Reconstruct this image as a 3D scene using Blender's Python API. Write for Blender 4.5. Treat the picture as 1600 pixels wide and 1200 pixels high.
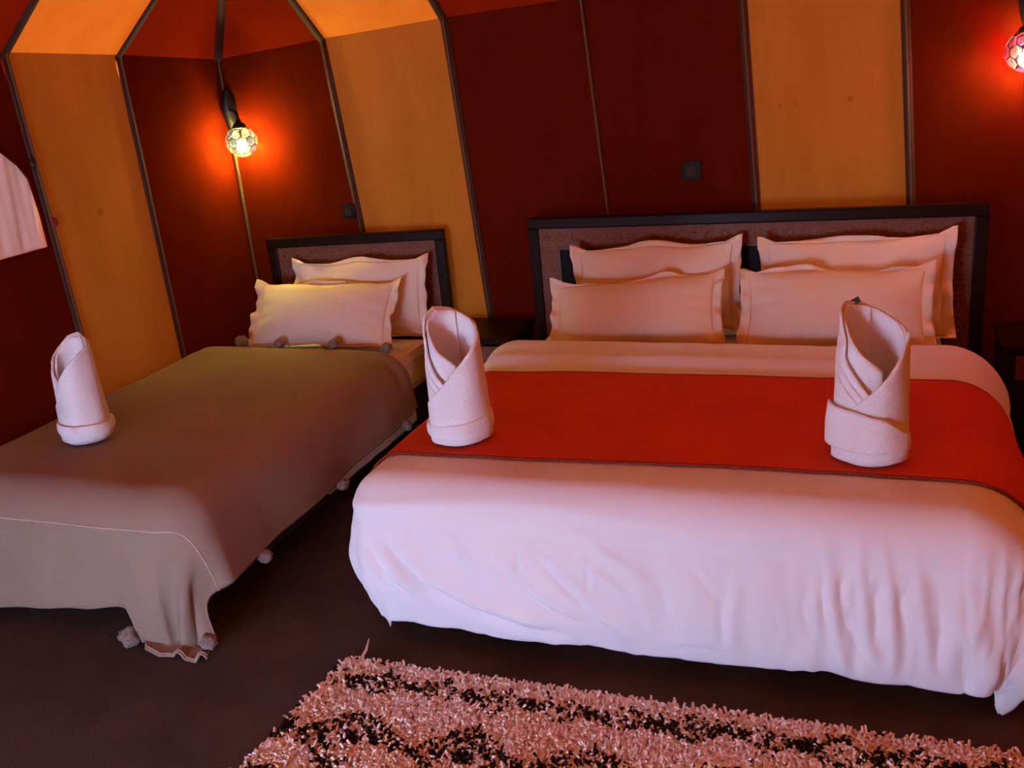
import bpy, bmesh, math, random
import numpy as np
from mathutils import Vector, Matrix, noise

for o in list(bpy.data.objects):
    bpy.data.objects.remove(o, do_unlink=True)
scene = bpy.context.scene
COL = scene.collection

# ------------------------------------------------------------------ camera
RX = (0.93542, 0.34185, -0.09235)      # image right
RY = (0.02738, -0.32998, -0.94354)     # image down
RZ = (-0.35302, 0.87999, -0.31812)     # view direction
cam_d = bpy.data.cameras.new('camera')
cam_d.sensor_width = 36.0
cam_d.sensor_fit = 'HORIZONTAL'
cam_d.lens = 34.787
cam_d.clip_start = 0.05
cam = bpy.data.objects.new('camera', cam_d)
_r, _u, _b = Vector(RX).normalized(), -Vector(RY).normalized(), -Vector(RZ).normalized()
m = Matrix((_r, _u, _b)).transposed().to_4x4()
m.translation = Vector((0.653, -4.654, 1.902))
cam.matrix_world = m
COL.objects.link(cam)
scene.camera = cam

# ------------------------------------------------------------------ world, sun, exposure
world = bpy.data.worlds.new('daylight')
scene.world = world
world.use_nodes = True
bg = world.node_tree.nodes['Background']
bg.inputs['Color'].default_value = (0.49, 0.64, 1.06, 1)
bg.inputs['Strength'].default_value = 23.0

sun_d = bpy.data.lights.new('sun', 'SUN')
sun_d.energy = 570.0
sun_d.color = (1.0, 0.82, 0.58)
sun_d.angle = math.radians(1.0)
sun = bpy.data.objects.new('sun', sun_d)
sun.rotation_euler = Vector((-0.12, 0.32, -0.94)).to_track_quat('-Z', 'Y').to_euler()
sun.location = (0, 0, 8)
COL.objects.link(sun)

vs = scene.view_settings
vs.view_transform = 'Standard'
vs.look = 'None'
vs.gamma = 1.0
vs.use_curve_mapping = False
vs.exposure = 0.06

# ------------------------------------------------------------------ helpers
def tag(o, label=None, cat=None, group=None, kind=None):
    if label: o['label'] = label
    if cat: o['category'] = cat
    if group: o['group'] = group
    if kind: o['kind'] = kind
    return o

def empty(name, loc=(0, 0, 0), rz=0.0):
    o = bpy.data.objects.new(name, None)
    o.empty_display_size = 0.1
    o.location = loc
    o.rotation_euler = (0, 0, rz)
    COL.objects.link(o)
    return o

def link(name, me, mat=None, parent=None, smooth=False):
    if mat is not None and not me.materials:
        me.materials.append(mat)
    if smooth:
        me.polygons.foreach_set('use_smooth', [True] * len(me.polygons))
    o = bpy.data.objects.new(name, me)
    COL.objects.link(o)
    if parent is not None:
        o.parent = parent
    return o

def pydata(name, verts, faces, mat=None, parent=None, smooth=False):
    me = bpy.data.meshes.new(name)
    me.from_pydata([tuple(map(float, v)) for v in verts], [], faces)
    me.update()
    return link(name, me, mat, parent, smooth)

def grid_obj(name, P, mat=None, parent=None, smooth=True, thick=0.0, closed_u=False, offset=-1.0):
    """P: array [rows, cols, 3] -> quad sheet (optionally thickened)."""
    n, mm = P.shape[:2]
    faces = []
    for i in range(n - 1):
        for j in range(mm - 1):
            a = i * mm + j
            faces.append((a, a + 1, a + mm + 1, a + mm))
        if closed_u:
            a = i * mm
            faces.append((a + mm - 1, a, a + mm, a + 2 * mm - 1))
    o = pydata(name, P.reshape(-1, 3), faces, mat, parent, smooth)
    if thick:
        s = o.modifiers.new('thickness', 'SOLIDIFY')
        s.thickness = thick
        s.offset = offset
    return o

def bm_obj(name, bm, mat=None, parent=None, smooth=False, bevel=0.0, seg=2):
    if bevel:
        bmesh.ops.bevel(bm, geom=list(bm.edges), offset=bevel, segments=seg, affect='EDGES', profile=0.6)
    me = bpy.data.meshes.new(name)
    bm.to_mesh(me)
    bm.free()
    return link(name, me, mat, parent, smooth)

def add_box(bm, x0, x1, y0, y1, z0, z1):
    vs_ = [bm.verts.new(c) for c in ((x0, y0, z0), (x1, y0, z0), (x1, y1, z0), (x0, y1, z0),
                                    (x0, y0, z1), (x1, y0, z1), (x1, y1, z1), (x0, y1, z1))]
    for f in ((0, 3, 2, 1), (4, 5, 6, 7), (0, 1, 5, 4), (1, 2, 6, 5), (2, 3, 7, 6), (3, 0, 4, 7)):
        bm.faces.new([vs_[k] for k in f])

def box(name, x0, x1, y0, y1, z0, z1, mat, parent=None, bevel=0.004):
    bm = bmesh.new()
    add_box(bm, x0, x1, y0, y1, z0, z1)
    return bm_obj(name, bm, mat, parent, bevel=bevel)

def lathe(name, prof, mat, parent=None, seg=24, axis_loc=(0, 0, 0), smooth=True):
    P = np.zeros((len(prof), seg, 3))
    for i, (r, z) in enumerate(prof):
        for j in range(seg):
            a = 2 * math.pi * j / seg
            P[i, j] = (axis_loc[0] + r * math.cos(a), axis_loc[1] + r * math.sin(a), axis_loc[2] + z)
    return grid_obj(name, P, mat, parent, smooth, closed_u=True)

def tube(name, pts, rad, mat, parent=None, seg=8):
    pts = [Vector(p) for p in pts]
    rows = []
    up = Vector((0.31, 0.2, 0.93)).normalized()
    for i, p in enumerate(pts):
        d = (pts[min(i + 1, len(pts) - 1)] - pts[max(i - 1, 0)]).normalized()
        a = d.cross(up)
        if a.length < 1e-3: a = d.cross(Vector((1, 0, 0)))
        a.normalize()
        b = d.cross(a)
        r = rad[i] if hasattr(rad, '__len__') else rad
        rows.append([p + (a * math.cos(t) + b * math.sin(t)) * r for t in [2 * math.pi * k / seg for k in range(seg)]])
    P = np.array([[tuple(v) for v in row] for row in rows])
    return grid_obj(name, P, mat, parent, True, closed_u=True)

def smooth01(x, a, b):
    t = np.clip((x - a) / (b - a), 0, 1)
    return t * t * (3 - 2 * t)

_rs = np.random.RandomState(7)
def vnoise(x, y, scale, seed=0):
    """smooth value noise on numpy arrays"""
    rs = np.random.RandomState(seed)
    tab = rs.rand(64, 64) * 2 - 1
    X, Y = x * scale + 100, y * scale + 100
    xi, yi = np.floor(X).astype(int), np.floor(Y).astype(int)
    fx, fy = X - xi, Y - yi
    fx, fy = fx * fx * (3 - 2 * fx), fy * fy * (3 - 2 * fy)
    g = lambda a, b: tab[a % 64, b % 64]
    return ((g(xi, yi) * (1 - fx) + g(xi + 1, yi) * fx) * (1 - fy) +
            (g(xi, yi + 1) * (1 - fx) + g(xi + 1, yi + 1) * fx) * fy)

def normals(P):
    du = np.gradient(P, axis=1)
    dv = np.gradient(P, axis=0)
    n = np.cross(du, dv)
    n /= np.linalg.norm(n, axis=2, keepdims=True) + 1e-9
    return n

# ------------------------------------------------------------------ materials
def new_mat(name):
    mt = bpy.data.materials.new(name)
    mt.use_nodes = True
    nt = mt.node_tree
    for n in list(nt.nodes): nt.nodes.remove(n)
    out = nt.nodes.new('ShaderNodeOutputMaterial')
    return mt, nt, out

def N(nt, typ, **kw):
    n = nt.nodes.new(typ)
    for k, v in kw.items():
        if k in n.inputs: n.inputs[k].default_value = v
        else: setattr(n, k, v)
    return n

def mix_color(nt, fac, a, b, blend='MIX'):
    n = nt.nodes.new('ShaderNodeMix')
    n.data_type = 'RGBA'
    n.blend_type = blend
    for idx, v in ((0, fac), (6, a), (7, b)):
        if hasattr(v, 'links'): nt.links.new(v, n.inputs[idx])
        elif idx == 0: n.inputs[0].default_value = v
        else: n.inputs[idx].default_value = (*v, 1)
    return n.outputs[2]

def cloth_mat(name, col, col2, scale=6.0, weave=420.0, bump=0.15, rough=0.9, sheen=0.0, fac=1.0):
    mt, nt, out = new_mat(name)
    tc = N(nt, 'ShaderNodeTexCoord')
    nz = N(nt, 'ShaderNodeTexNoise', Scale=scale, Detail=5.0, Roughness=0.6)
    nt.links.new(tc.outputs['Object'], nz.inputs['Vector'])
    rm = N(nt, 'ShaderNodeValToRGB')
    rm.color_ramp.elements[0].position = 0.3
    rm.color_ramp.elements[1].position = 0.7
    rm.color_ramp.elements[0].color = (*col, 1)
    rm.color_ramp.elements[1].color = (*col2, 1)
    nt.links.new(nz.outputs[0], rm.inputs[0])
    wv = N(nt, 'ShaderNodeTexNoise', Scale=weave, Detail=2.0)
    nt.links.new(tc.outputs['Object'], wv.inputs['Vector'])
    bp = N(nt, 'ShaderNodeBump', Strength=bump, Distance=0.004)
    nt.links.new(wv.outputs[0], bp.inputs['Height'])
    p = N(nt, 'ShaderNodeBsdfPrincipled', Roughness=rough)
    p.inputs['Specular IOR Level'].default_value = 0.15
    p.inputs['Sheen Weight'].default_value = sheen
    nt.links.new(rm.outputs[0], p.inputs['Base Color'])
    nt.links.new(bp.outputs[0], p.inputs['Normal'])
    nt.links.new(p.outputs[0], out.inputs[0])
    return mt

def tent_mat(name, diff, diff2, trans, stains=()):
    """canvas: reflects on the inside, lets a little daylight through"""
    mt, nt, out = new_mat(name)
    tc = N(nt, 'ShaderNodeTexCoord')
    mp = N(nt, 'ShaderNodeMapping')
    mp.inputs['Scale'].default_value = (1, 1, 0.35)
    nt.links.new(tc.outputs['Object'], mp.inputs['Vector'])
    nz = N(nt, 'ShaderNodeTexNoise', Scale=5.0, Detail=6.0, Roughness=0.65)
    nt.links.new(mp.outputs[0], nz.inputs['Vector'])
    mp2 = N(nt, 'ShaderNodeMapping')
    mp2.inputs['Scale'].default_value = (60, 60, 3)
    nt.links.new(tc.outputs['Object'], mp2.inputs['Vector'])
    st = N(nt, 'ShaderNodeTexNoise', Scale=1.0, Detail=3.0)
    nt.links.new(mp2.outputs[0], st.inputs['Vector'])
    ad = N(nt, 'ShaderNodeMath', operation='MULTIPLY_ADD')
    nt.links.new(st.outputs[0], ad.inputs[0])
    ad.inputs[1].default_value = 0.2
    nt.links.new(nz.outputs[0], ad.inputs[2])
    rm = N(nt, 'ShaderNodeMapRange')
    rm.inputs[1].default_value, rm.inputs[2].default_value = 0.4, 0.8
    nt.links.new(ad.outputs[0], rm.inputs[0])
    col = mix_color(nt, rm.outputs[0], diff, diff2)
    geo = N(nt, 'ShaderNodeNewGeometry')
    for (p, r) in stains:
        ds = N(nt, 'ShaderNodeVectorMath', operation='DISTANCE')
        nt.links.new(geo.outputs['Position'], ds.inputs[0])
        ds.inputs[1].default_value = p
        mr = N(nt, 'ShaderNodeMapRange')
        mr.inputs[1].default_value, mr.inputs[2].default_value = r * 0.3, r
        mr.inputs[3].default_value, mr.inputs[4].default_value = 0.55, 0.0
        nt.links.new(ds.outputs['Value'], mr.inputs[0])
        col = mix_color(nt, mr.outputs[0], col, (diff[0] * 0.25, diff[1] * 0.2, diff[2] * 0.2))
    d = N(nt, 'ShaderNodeBsdfDiffuse')
    nt.links.new(col, d.inputs['Color'])
    t = N(nt, 'ShaderNodeBsdfTranslucent')
    tcol = mix_color(nt, 1.0, col, trans, 'MULTIPLY')
    nt.links.new(tcol, t.inputs['Color'])
    wv = N(nt, 'ShaderNodeTexNoise', Scale=260.0, Detail=2.0)
    nt.links.new(tc.outputs['Object'], wv.inputs['Vector'])
    bp = N(nt, 'ShaderNodeBump', Strength=0.2, Distance=0.003)
    nt.links.new(wv.outputs[0], bp.inputs['Height'])
    nt.links.new(bp.outputs[0], d.inputs['Normal'])
    a = N(nt, 'ShaderNodeAddShader')
    nt.links.new(d.outputs[0], a.inputs[0])
    nt.links.new(t.outputs[0], a.inputs[1])
    nt.links.new(a.outputs[0], out.inputs[0])
    return mt

def plain_mat(name, col, rough=0.5, metal=0.0, spec=0.5, noise_amt=0.0, nscale=20.0, coat=0.0):
    mt, nt, out = new_mat(name)
    p = N(nt, 'ShaderNodeBsdfPrincipled', Roughness=rough, Metallic=metal)
    p.inputs['Specular IOR Level'].default_value = spec
    p.inputs['Coat Weight'].default_value = coat
    if noise_amt:
        tc = N(nt, 'ShaderNodeTexCoord')
        nz = N(nt, 'ShaderNodeTexNoise', Scale=nscale, Detail=5.0)
        nt.links.new(tc.outputs['Object'], nz.inputs['Vector'])
        c = mix_color(nt, nz.outputs[0], tuple(v * (1 - noise_amt) for v in col), tuple(min(1, v * (1 + noise_amt)) for v in col))
        nt.links.new(c, p.inputs['Base Color'])
    else:
        p.inputs['Base Color'].default_value = (*col, 1)
    nt.links.new(p.outputs[0], out.inputs[0])
    return mt

def wood_mat(name, c1, c2, rough=0.32, axis_scale=(2, 30, 30)):
    mt, nt, out = new_mat(name)
    tc = N(nt, 'ShaderNodeTexCoord')
    mp = N(nt, 'ShaderNodeMapping')
    mp.inputs['Scale'].default_value = axis_scale
    nt.links.new(tc.outputs['Object'], mp.inputs['Vector'])
    nz = N(nt, 'ShaderNodeTexNoise', Scale=1.0, Detail=6.0, Roughness=0.6)
    nt.links.new(mp.outputs[0], nz.inputs['Vector'])
    c = mix_color(nt, nz.outputs[0], c1, c2)
    p = N(nt, 'ShaderNodeBsdfPrincipled', Roughness=rough)
    p.inputs['Specular IOR Level'].default_value = 0.05
    nt.links.new(c, p.inputs['Base Color'])
    nt.links.new(p.outputs[0], out.inputs[0])
    return mt

def carved_mat(name, c1, c2):
    """fine inlaid interlace: small cells over a brown ground"""
    mt, nt, out = new_mat(name)
    tc = N(nt, 'ShaderNodeTexCoord')
    vo = N(nt, 'ShaderNodeTexVoronoi', Scale=70.0)
    vo.feature = 'DISTANCE_TO_EDGE'
    vo.inputs['Randomness'].default_value = 0.35
    nt.links.new(tc.outputs['Object'], vo.inputs['Vector'])
    mr = N(nt, 'ShaderNodeMapRange')
    mr.inputs[1].default_value, mr.inputs[2].default_value = 0.04, 0.22
    nt.links.new(vo.outputs['Distance'], mr.inputs[0])
    c = mix_color(nt, mr.outputs[0], c2, c1)
    bp = N(nt, 'ShaderNodeBump', Strength=0.5, Distance=0.003)
    nt.links.new(mr.outputs[0], bp.inputs['Height'])
    p = N(nt, 'ShaderNodeBsdfPrincipled', Roughness=0.5)
    p.inputs['Specular IOR Level'].default_value = 0.3
    nt.links.new(c, p.inputs['Base Color'])
    nt.links.new(bp.outputs[0], p.inputs['Normal'])
    nt.links.new(p.outputs[0], out.inputs[0])
    return mt

def attr_mat(name, attr='Col', rough=0.95, trans=0.0):
    mt, nt, out = new_mat(name)
    a = N(nt, 'ShaderNodeAttribute')
    a.attribute_name = attr
    p = N(nt, 'ShaderNodeBsdfPrincipled', Roughness=rough)
    p.inputs['Specular IOR Level'].default_value = 0.1
    nt.links.new(a.outputs['Color'], p.inputs['Base Color'])
    t = N(nt, 'ShaderNodeBsdfTranslucent')
    nt.links.new(a.outputs['Color'], t.inputs['Color'])
    mx = N(nt, 'ShaderNodeMixShader')
    mx.inputs[0].default_value = trans
    nt.links.new(p.outputs[0], mx.inputs[1])
    nt.links.new(t.outputs[0], mx.inputs[2])
    nt.links.new(mx.outputs[0], out.inputs[0])
    return mt

def glass_tile_mat(name, col, glow=0.006):
    """thin coloured glass: mostly clear, slightly milky"""
    mt, nt, out = new_mat(name)
    t = N(nt, 'ShaderNodeBsdfTranslucent')
    t.inputs['Color'].default_value = (*(c * glow for c in col), 1)
    tr = N(nt, 'ShaderNodeBsdfTransparent')
    tr.inputs['Color'].default_value = (*(c * 0.62 for c in col), 1)
    g = N(nt, 'ShaderNodeBsdfGlossy', Roughness=0.15)
    g.inputs['Color'].default_value = (0.05, 0.05, 0.05, 1)
    a1 = N(nt, 'ShaderNodeAddShader')
    nt.links.new(t.outputs[0], a1.inputs[0])
    nt.links.new(tr.outputs[0], a1.inputs[1])
    a2 = N(nt, 'ShaderNodeAddShader')
    nt.links.new(a1.outputs[0], a2.inputs[0])
    nt.links.new(g.outputs[0], a2.inputs[1])
    nt.links.new(a2.outputs[0], out.inputs[0])
    return mt

TR_Y, TR_R = (0.0086, 0.0052, 0.0033), (0.0106, 0.0052, 0.0036)
M = {}
M['yellow'] = tent_mat('ochre_canvas', (0.44, 0.15, 0.017), (0.52, 0.19, 0.026), TR_Y,
                       stains=(((0.165, 0.18, 1.55), 0.012), ((0.235, 0.18, 1.55), 0.012), ((0.47, 0.18, 1.56), 0.018), ((-2.83, -0.93, 1.36), 0.03)))
M['red'] = tent_mat('oxblood_canvas', (0.080, 0.0065, 0.001), (0.098, 0.0085, 0.0013), TR_R)
M['seam'] = plain_mat('dark_braid', (0.055, 0.014, 0.004), 0.8, noise_amt=0.5, nscale=120)
M['cord'] = plain_mat('gold_brown_cord', (0.13, 0.05, 0.015), 0.7, noise_amt=0.6, nscale=160)
M['carpet'] = cloth_mat('dark_carpet', (0.055, 0.034, 0.026), (0.095, 0.06, 0.046), scale=3.0, weave=160, bump=0.8)
M['white'] = cloth_mat('white_cotton', (0.80, 0.78, 0.77), (0.84, 0.82, 0.81), scale=2.0, weave=500, bump=0.08)
M['pillow'] = cloth_mat('pillow_cotton', (0.82, 0.68, 0.50), (0.86, 0.73, 0.55), scale=2.0, weave=500, bump=0.08)
M['terry'] = cloth_mat('white_terry', (0.82, 0.79, 0.77), (0.87, 0.85, 0.83), scale=8.0, weave=330, bump=0.7)
M['runner'] = cloth_mat('rust_red_cloth', (0.60, 0.045, 0.014), (0.70, 0.06, 0.02), scale=3.0, weave=260, bump=0.5)
M['runner_hem'] = cloth_mat('dark_red_hem', (0.16, 0.012, 0.008), (0.40, 0.06, 0.04), scale=160.0, weave=260, bump=0.5)
M['taupe'] = cloth_mat('taupe_wool', (0.29, 0.20, 0.14), (0.34, 0.24, 0.175), scale=2.5, weave=420, bump=0.3)
M['taupe_line'] = plain_mat('cream_thread', (0.62, 0.5, 0.4), 0.9)
M['hem_line'] = plain_mat('hem_thread', (0.36, 0.27, 0.21), 0.9)
M['pompom'] = cloth_mat('pompom_wool', (0.18, 0.12, 0.09), (0.36, 0.28, 0.23), scale=90.0, weave=300, bump=1.0)
M['wood'] = wood_mat('dark_wood', (0.012, 0.006, 0.004), (0.03, 0.014, 0.009))
M['carved'] = carved_mat('carved_brown', (0.12, 0.038, 0.014), (0.19, 0.066, 0.028))
M['rosette'] = plain_mat('rosette_brown', (0.26, 0.105, 0.05), 0.45, spec=0.2)
M['inner'] = wood_mat('near_black_wood', (0.008, 0.005, 0.004), (0.016, 0.009, 0.006), 0.4)
M['mould'] = plain_mat('moulding_brown', (0.09, 0.04, 0.02), 0.4)
M['iron'] = plain_mat('black_iron', (0.012, 0.01, 0.009), 0.45, metal=0.3)
M['socket'] = plain_mat('dark_brown_plastic', (0.018, 0.012, 0.007), 0.6, spec=0.15)
M['socket2'] = plain_mat('brown_plastic', (0.035, 0.022, 0.012), 0.55, spec=0.15)
M['base'] = plain_mat('bed_base_fabric', (0.03, 0.02, 0.018), 0.9)
M['leg'] = plain_mat('pale_bed_foot', (0.5, 0.42, 0.33), 0.6)
M['rug'] = attr_mat('shag_wool', trans=0.0)
M['rug_back'] = cloth_mat('rug_backing', (0.70, 0.56, 0.47), (0.80, 0.66, 0.56), scale=40, weave=200, bump=0.6)
M['toggle'] = plain_mat('dark_toggle', (0.02, 0.008, 0.006), 0.6)
M['knot'] = plain_mat('red_cord_knot', (0.20, 0.012, 0.012), 0.8)
M['label'] = plain_mat('dark_sewn_label', (0.02, 0.015, 0.015), 0.7)

# ------------------------------------------------------------------ tent shell: square plan, pyramid roof, striped panels
X0, X1, Y0, Y1 = -2.84, 2.84, 0.18, -5.50
SIDE = 5.68
SLOPE = 0.90
def eave_z(c):
    c = min(c, SIDE - c)
    return float(np.interp(c, [0, 0.68, 1.38, 2.1, 2.9], [2.005, 2.052, 2.088, 2.11, 2.11]))

# seam offsets along each wall, at the eave and at the floor
TOPS = [0.0, 0.675, 1.381, 2.097, 2.841, 3.517, 4.23, 4.95, SIDE]
BOTS = [0.0, 0.835, 1.505, 2.24, 2.955, 3.645, 4.33, 5.01, SIDE]
TOPS_L = [0.0, 0.78, 1.46, 2.16, 2.86, 3.56, 4.26, 4.97, SIDE]
BOTS_L = [0.0, 0.75, 1.38, 2.10, 2.81, 3.53, 4.24, 4.96, SIDE]
PATTERN_B = ['yellow', 'yellow', 'red', 'yellow', 'yellow', 'red', 'yellow', 'yellow']   # unseen sides behind the camera: extra ochre made up to add warm bounce
PATTERN = ['red', 'yellow', 'red', 'red', 'yellow', 'red', 'red', 'yellow']

def side_point(side, c, run, z):
    if side == 'back': return (X0 + c, Y0 - run, z)
    if side == 'left': return (X0 + run, Y0 - c, z)
    if side == 'right': return (X1 - run, Y0 - c, z)
    return (X0 + c, Y1 + run, z)

def inward(side):
    return {'back': (0, -1, 0), 'left': (1, 0, 0), 'right': (-1, 0, 0), 'front': (0, 1, 0)}[side]

def strip(name, pts, width, lift, wdir, ndir, mat, parent):
    """flat braid along a polyline"""
    P = []
    w = Vector(wdir) * width / 2
    for p in pts:
        b = Vector(p) + Vector(ndir) * lift
        P.append([tuple(b - w), tuple(b), tuple(b + w)])
    P = np.array(P)
    P[:, 1] += np.array(ndir) * 0.004
    return grid_obj(name, P, mat, parent, True, thick=0.004)

CEIL = tag(empty('ceiling', (0, -2.66, 2.0)), 'pitched red and ochre striped canvas roof of the tent', 'ceiling', kind='structure')
CEIL.location = (0, 0, 0)
WALLS = {}
WIN_C0, WIN_C1 = 1.44, 2.06          # window sits in the third panel of the left wall
WIN_PTS = [(1.47, 1.265), (1.474, 1.42), (1.49, 1.57), (1.53, 1.635), (1.61, 1.71), (1.70, 1.77), (1.80, 1.78), (1.90, 1.74), (1.98, 1.64), (2.03, 1.50), (2.02, 1.265)]

for side in ('back', 'left', 'right', 'front'):
    W = tag(empty('wall_' + side), {'back': 'red and ochre striped canvas wall behind the headboards',
                                    'left': 'striped canvas wall with the plastic window',
                                    'right': 'striped canvas wall facing the window wall',
                                    'front': 'striped canvas wall with the doorway'}[side], 'wall', kind='structure')
    WALLS[side] = W
    tops, bots = (TOPS, BOTS) if side in ('back', 'front') else (TOPS_L, BOTS_L)
    nd = Vector(inward(side))
    wd = Vector((1, 0, 0)) if side in ('back', 'front') else Vector((0, 1, 0))
    for k in range(8):
        mat = M[(PATTERN if side in ('back', 'left') else PATTERN_B)[k]]
        # wall panel
        z_low = 1.08 if (side == 'front' and k in (1, 2)) else 0.0      # unseen doorway; its half-raised flaps are made up to limit the daylight
        if True:
            nu, nv = 9, 17
            P = np.zeros((nv, nu, 3))
            for i in range(nv):
                w = z_low / 2.0 + (1 - z_low / 2.0) * i / (nv - 1)
                for j in range(nu):
                    u = j / (nu - 1)
                    ct = tops[k] + (tops[k + 1] - tops[k]) * u
                    cb = bots[k] + (bots[k + 1] - bots[k]) * u
                    c = cb + (ct - cb) * w
                    z = eave_z(ct) * w
                    sag = 0.008 * math.sin(math.pi * u) * math.sin(math.pi * w) * (1 + 0.5 * math.sin(5 * w + k))
                    P[i, j] = side_point(side, c, -sag, z)
            if side == 'left' and k == 2:
                pass
            else:
                grid_obj('fabric_panel', P, mat, W)
        # roof panel
        nu, nv = 9, 13
        P = np.zeros((nv, nu, 3))
        for i in range(nv):
            w = i / (nv - 1)
            for j in range(nu):
                u = j / (nu - 1)
                c = tops[k] + (tops[k + 1] - tops[k]) * u
                rmax = min(c, SIDE - c)
                r = w * rmax
                zc = eave_z(c) * (1 - w) + w * eave_z(0) * 1.0
                zc = eave_z(c) + SLOPE * r - (eave_z(c) - 2.005) * w
                sag = 0.01 * math.sin(math.pi * u) * math.sin(math.pi * w)
                P[i, j] = side_point(side, c, r, zc - sag)
        grid_obj('roof_panel', P, mat, CEIL)
    # seams
    for k in range(0, 9):
        if k in (0, 8) and side in ('left', 'right'): continue
        ct, cb = tops[k], bots[k]
        inset = 0.0 if k not in (0, 8) else 0.012
        pts = [side_point(side, cb + (ct - cb) * w + (inset if k == 0 else -inset if k == 8 else 0), inset, eave_z(ct) * w) for w in np.linspace(0, 1, 9)]
        wdd = wd if k not in (0, 8) else Vector((0.7, 0.7 if k == 0 else -0.7, 0))
        ndd = nd if k not in (0, 8) else Vector((0.7 if k == 0 else -0.7, -0.7, 0))
        if k in (0, 8): ndd = Vector((0.7 if k == 0 else -0.7, -0.7 if side == 'back' else 0.7, 0)); wdd = Vector((ndd.y, -ndd.x, 0))
        if not (side == 'front' and k == 2):
            thin = (PATTERN[k - 1] == 'red' and k < 8 and PATTERN[k] == 'red') or k == 0
            strip('seam_braid', pts, 0.020 if thin else 0.040, 0.006, wdd, ndd, M['seam'], W)
            off = 0.0
            cp = [tuple(Vector(p) + ndd * 0.015 + wdd * off) for p in pts]
            tube('seam_cord', cp, 0.006 if thin else 0.0055, M['cord'], W, 6)
        # roof seam
        if k in (0, 8):
            rm_ = SIDE / 2
            pr = [side_point(side, (r if k == 0 else SIDE - r), r, 2.005 + SLOPE * r - 0.012) for r in np.linspace(0, rm_, 9)]
        else:
            rm_ = min(ct, SIDE - ct)
            pr = [side_point(side, ct, rm_ * w, eave_z(ct) + SLOPE * rm_ * w - (eave_z(ct) - 2.005) * w - 0.012) for w in np.linspace(0, 1, 9)]
        strip('seam_braid', pr, 0.045, 0.004, wdd if k in (0, 8) else wd, (nd * 0.5 + Vector((0, 0, -0.85))) if k not in (0, 8) else Vector((0, 0, -1)), M['seam'], CEIL)

# left wall third panel with the window cut out
def left_panel_with_window():
    W = WALLS['left']
    k = 2
    outer = []
    def wallc(u, w):
        ct = TOPS_L[k] + (TOPS_L[k + 1] - TOPS_L[k]) * u
        cb = BOTS_L[k] + (BOTS_L[k + 1] - BOTS_L[k]) * u
        return cb + (ct - cb) * w, eave_z(ct) * w
    for w in np.linspace(0, 1, 9): outer.append(wallc(1, w))
    outer += [wallc(0, w) for w in np.linspace(1, 0, 9)]
    bm = bmesh.new()
    ov = [bm.verts.new((X0, Y0 - c, z)) for c, z in outer]
    iv = [bm.verts.new((X0, Y0 - c, z)) for c, z in WIN_PTS]
    eds = [bm.edges.new((ov[i], ov[(i + 1) % len(ov)])) for i in range(len(ov))]
    eds += [bm.edges.new((iv[i], iv[(i + 1) % len(iv)])) for i in range(len(iv))]
    bmesh.ops.triangle_fill(bm, edges=eds, use_beauty=True)
    # remove the faces inside the opening
    cx = sum(p[0] for p in WIN_PTS) / len(WIN_PTS); cz = sum(p[1] for p in WIN_PTS) / len(WIN_PTS)
    def inside(c, z):
        r = False
        n = len(WIN_PTS)
        for i in range(n):
            (x1, y1), (x2, y2) = WIN_PTS[i], WIN_PTS[(i + 1) % n]
            if (y1 > z) != (y2 > z) and c < (x2 - x1) * (z - y1) / (y2 - y1) + x1: r = not r
        return r
    dead = [f for f in bm.faces if inside(Y0 - f.calc_center_median().y, f.calc_center_median().z)]
    bmesh.ops.delete(bm, geom=dead, context='FACES')
    bm_obj('fabric_panel', bm, M['red'], W)
left_panel_with_window()

# plastic window: frosted sheet, creased, with a hem round it
mt, nt, out = new_mat('frosted_plastic')
t = N(nt, 'ShaderNodeBsdfTranslucent'); t.inputs['Color'].default_value = (0.080, 0.066, 0.050, 1)
p = N(nt, 'ShaderNodeBsdfPrincipled', Roughness=0.22); p.inputs['Base Color'].default_value = (0.72, 0.50, 0.46, 1)
a = N(nt, 'ShaderNodeAddShader')
nt.links.new(t.outputs[0], a.inputs[0]); nt.links.new(p.outputs[0], a.inputs[1]); nt.links.new(a.outputs[0], out.inputs[0])
M['plastic'] = mt
WIN = tag(empty('window_1', (X0, Y0 - 1.76, 1.26)), 'arched frosted plastic window in the red canvas panel', 'window', kind='structure')
def window_sheet():
    cs = np.linspace(1.46, 2.04, 40); zs = np.linspace(1.255, 1.81, 30)
    C_, Z_ = np.meshgrid(cs, zs)
    d = 0.004 * np.sin((C_ * 55 + Z_ * 9)) + 0.003 * np.sin(C_ * 121 + 1 + Z_ * 5)
    P = np.stack([X0 - 0.012 + d, Y0 - C_, Z_], 2) - np.array(WIN.location)
    grid_obj('plastic_pane', P, M['plastic'], WIN, thick=0.0015)
    fr = [Vector((X0 + 0.003, Y0 - c, z)) - WIN.location for c, z in WIN_PTS + WIN_PTS[:1]]
    tube('stitched_hem', fr, 0.006, M['red'], WIN, 6)
    for (c, z) in ((1.462, 1.63), (1.425, 1.37)):
        bm = bmesh.new()
        bmesh.ops.create_icosphere(bm, subdivisions=2, radius=0.018)
        for v in bm.verts:
            v.co.x *= 0.8; v.co.z *= 1.3
            v.co += Vector((X0 + 0.022, Y0 - c, z)) - WIN.location
        bm_obj('toggle', bm, M['toggle'] if z > 1.5 else M['knot'], WIN, smooth=True)
window_sheet()

# floor
floor = pydata('floor', [(X0 - 0.3, Y1 - 0.3, 0), (X1 + 0.3, Y1 - 0.3, 0), (X1 + 0.3, Y0 + 0.3, 0), (X0 - 0.3, Y0 + 0.3, 0)], [(0, 1, 2, 3)], M['carpet'])
tag(floor, 'dark brown carpet covering the tent floor', 'floor', kind='structure')

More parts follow.
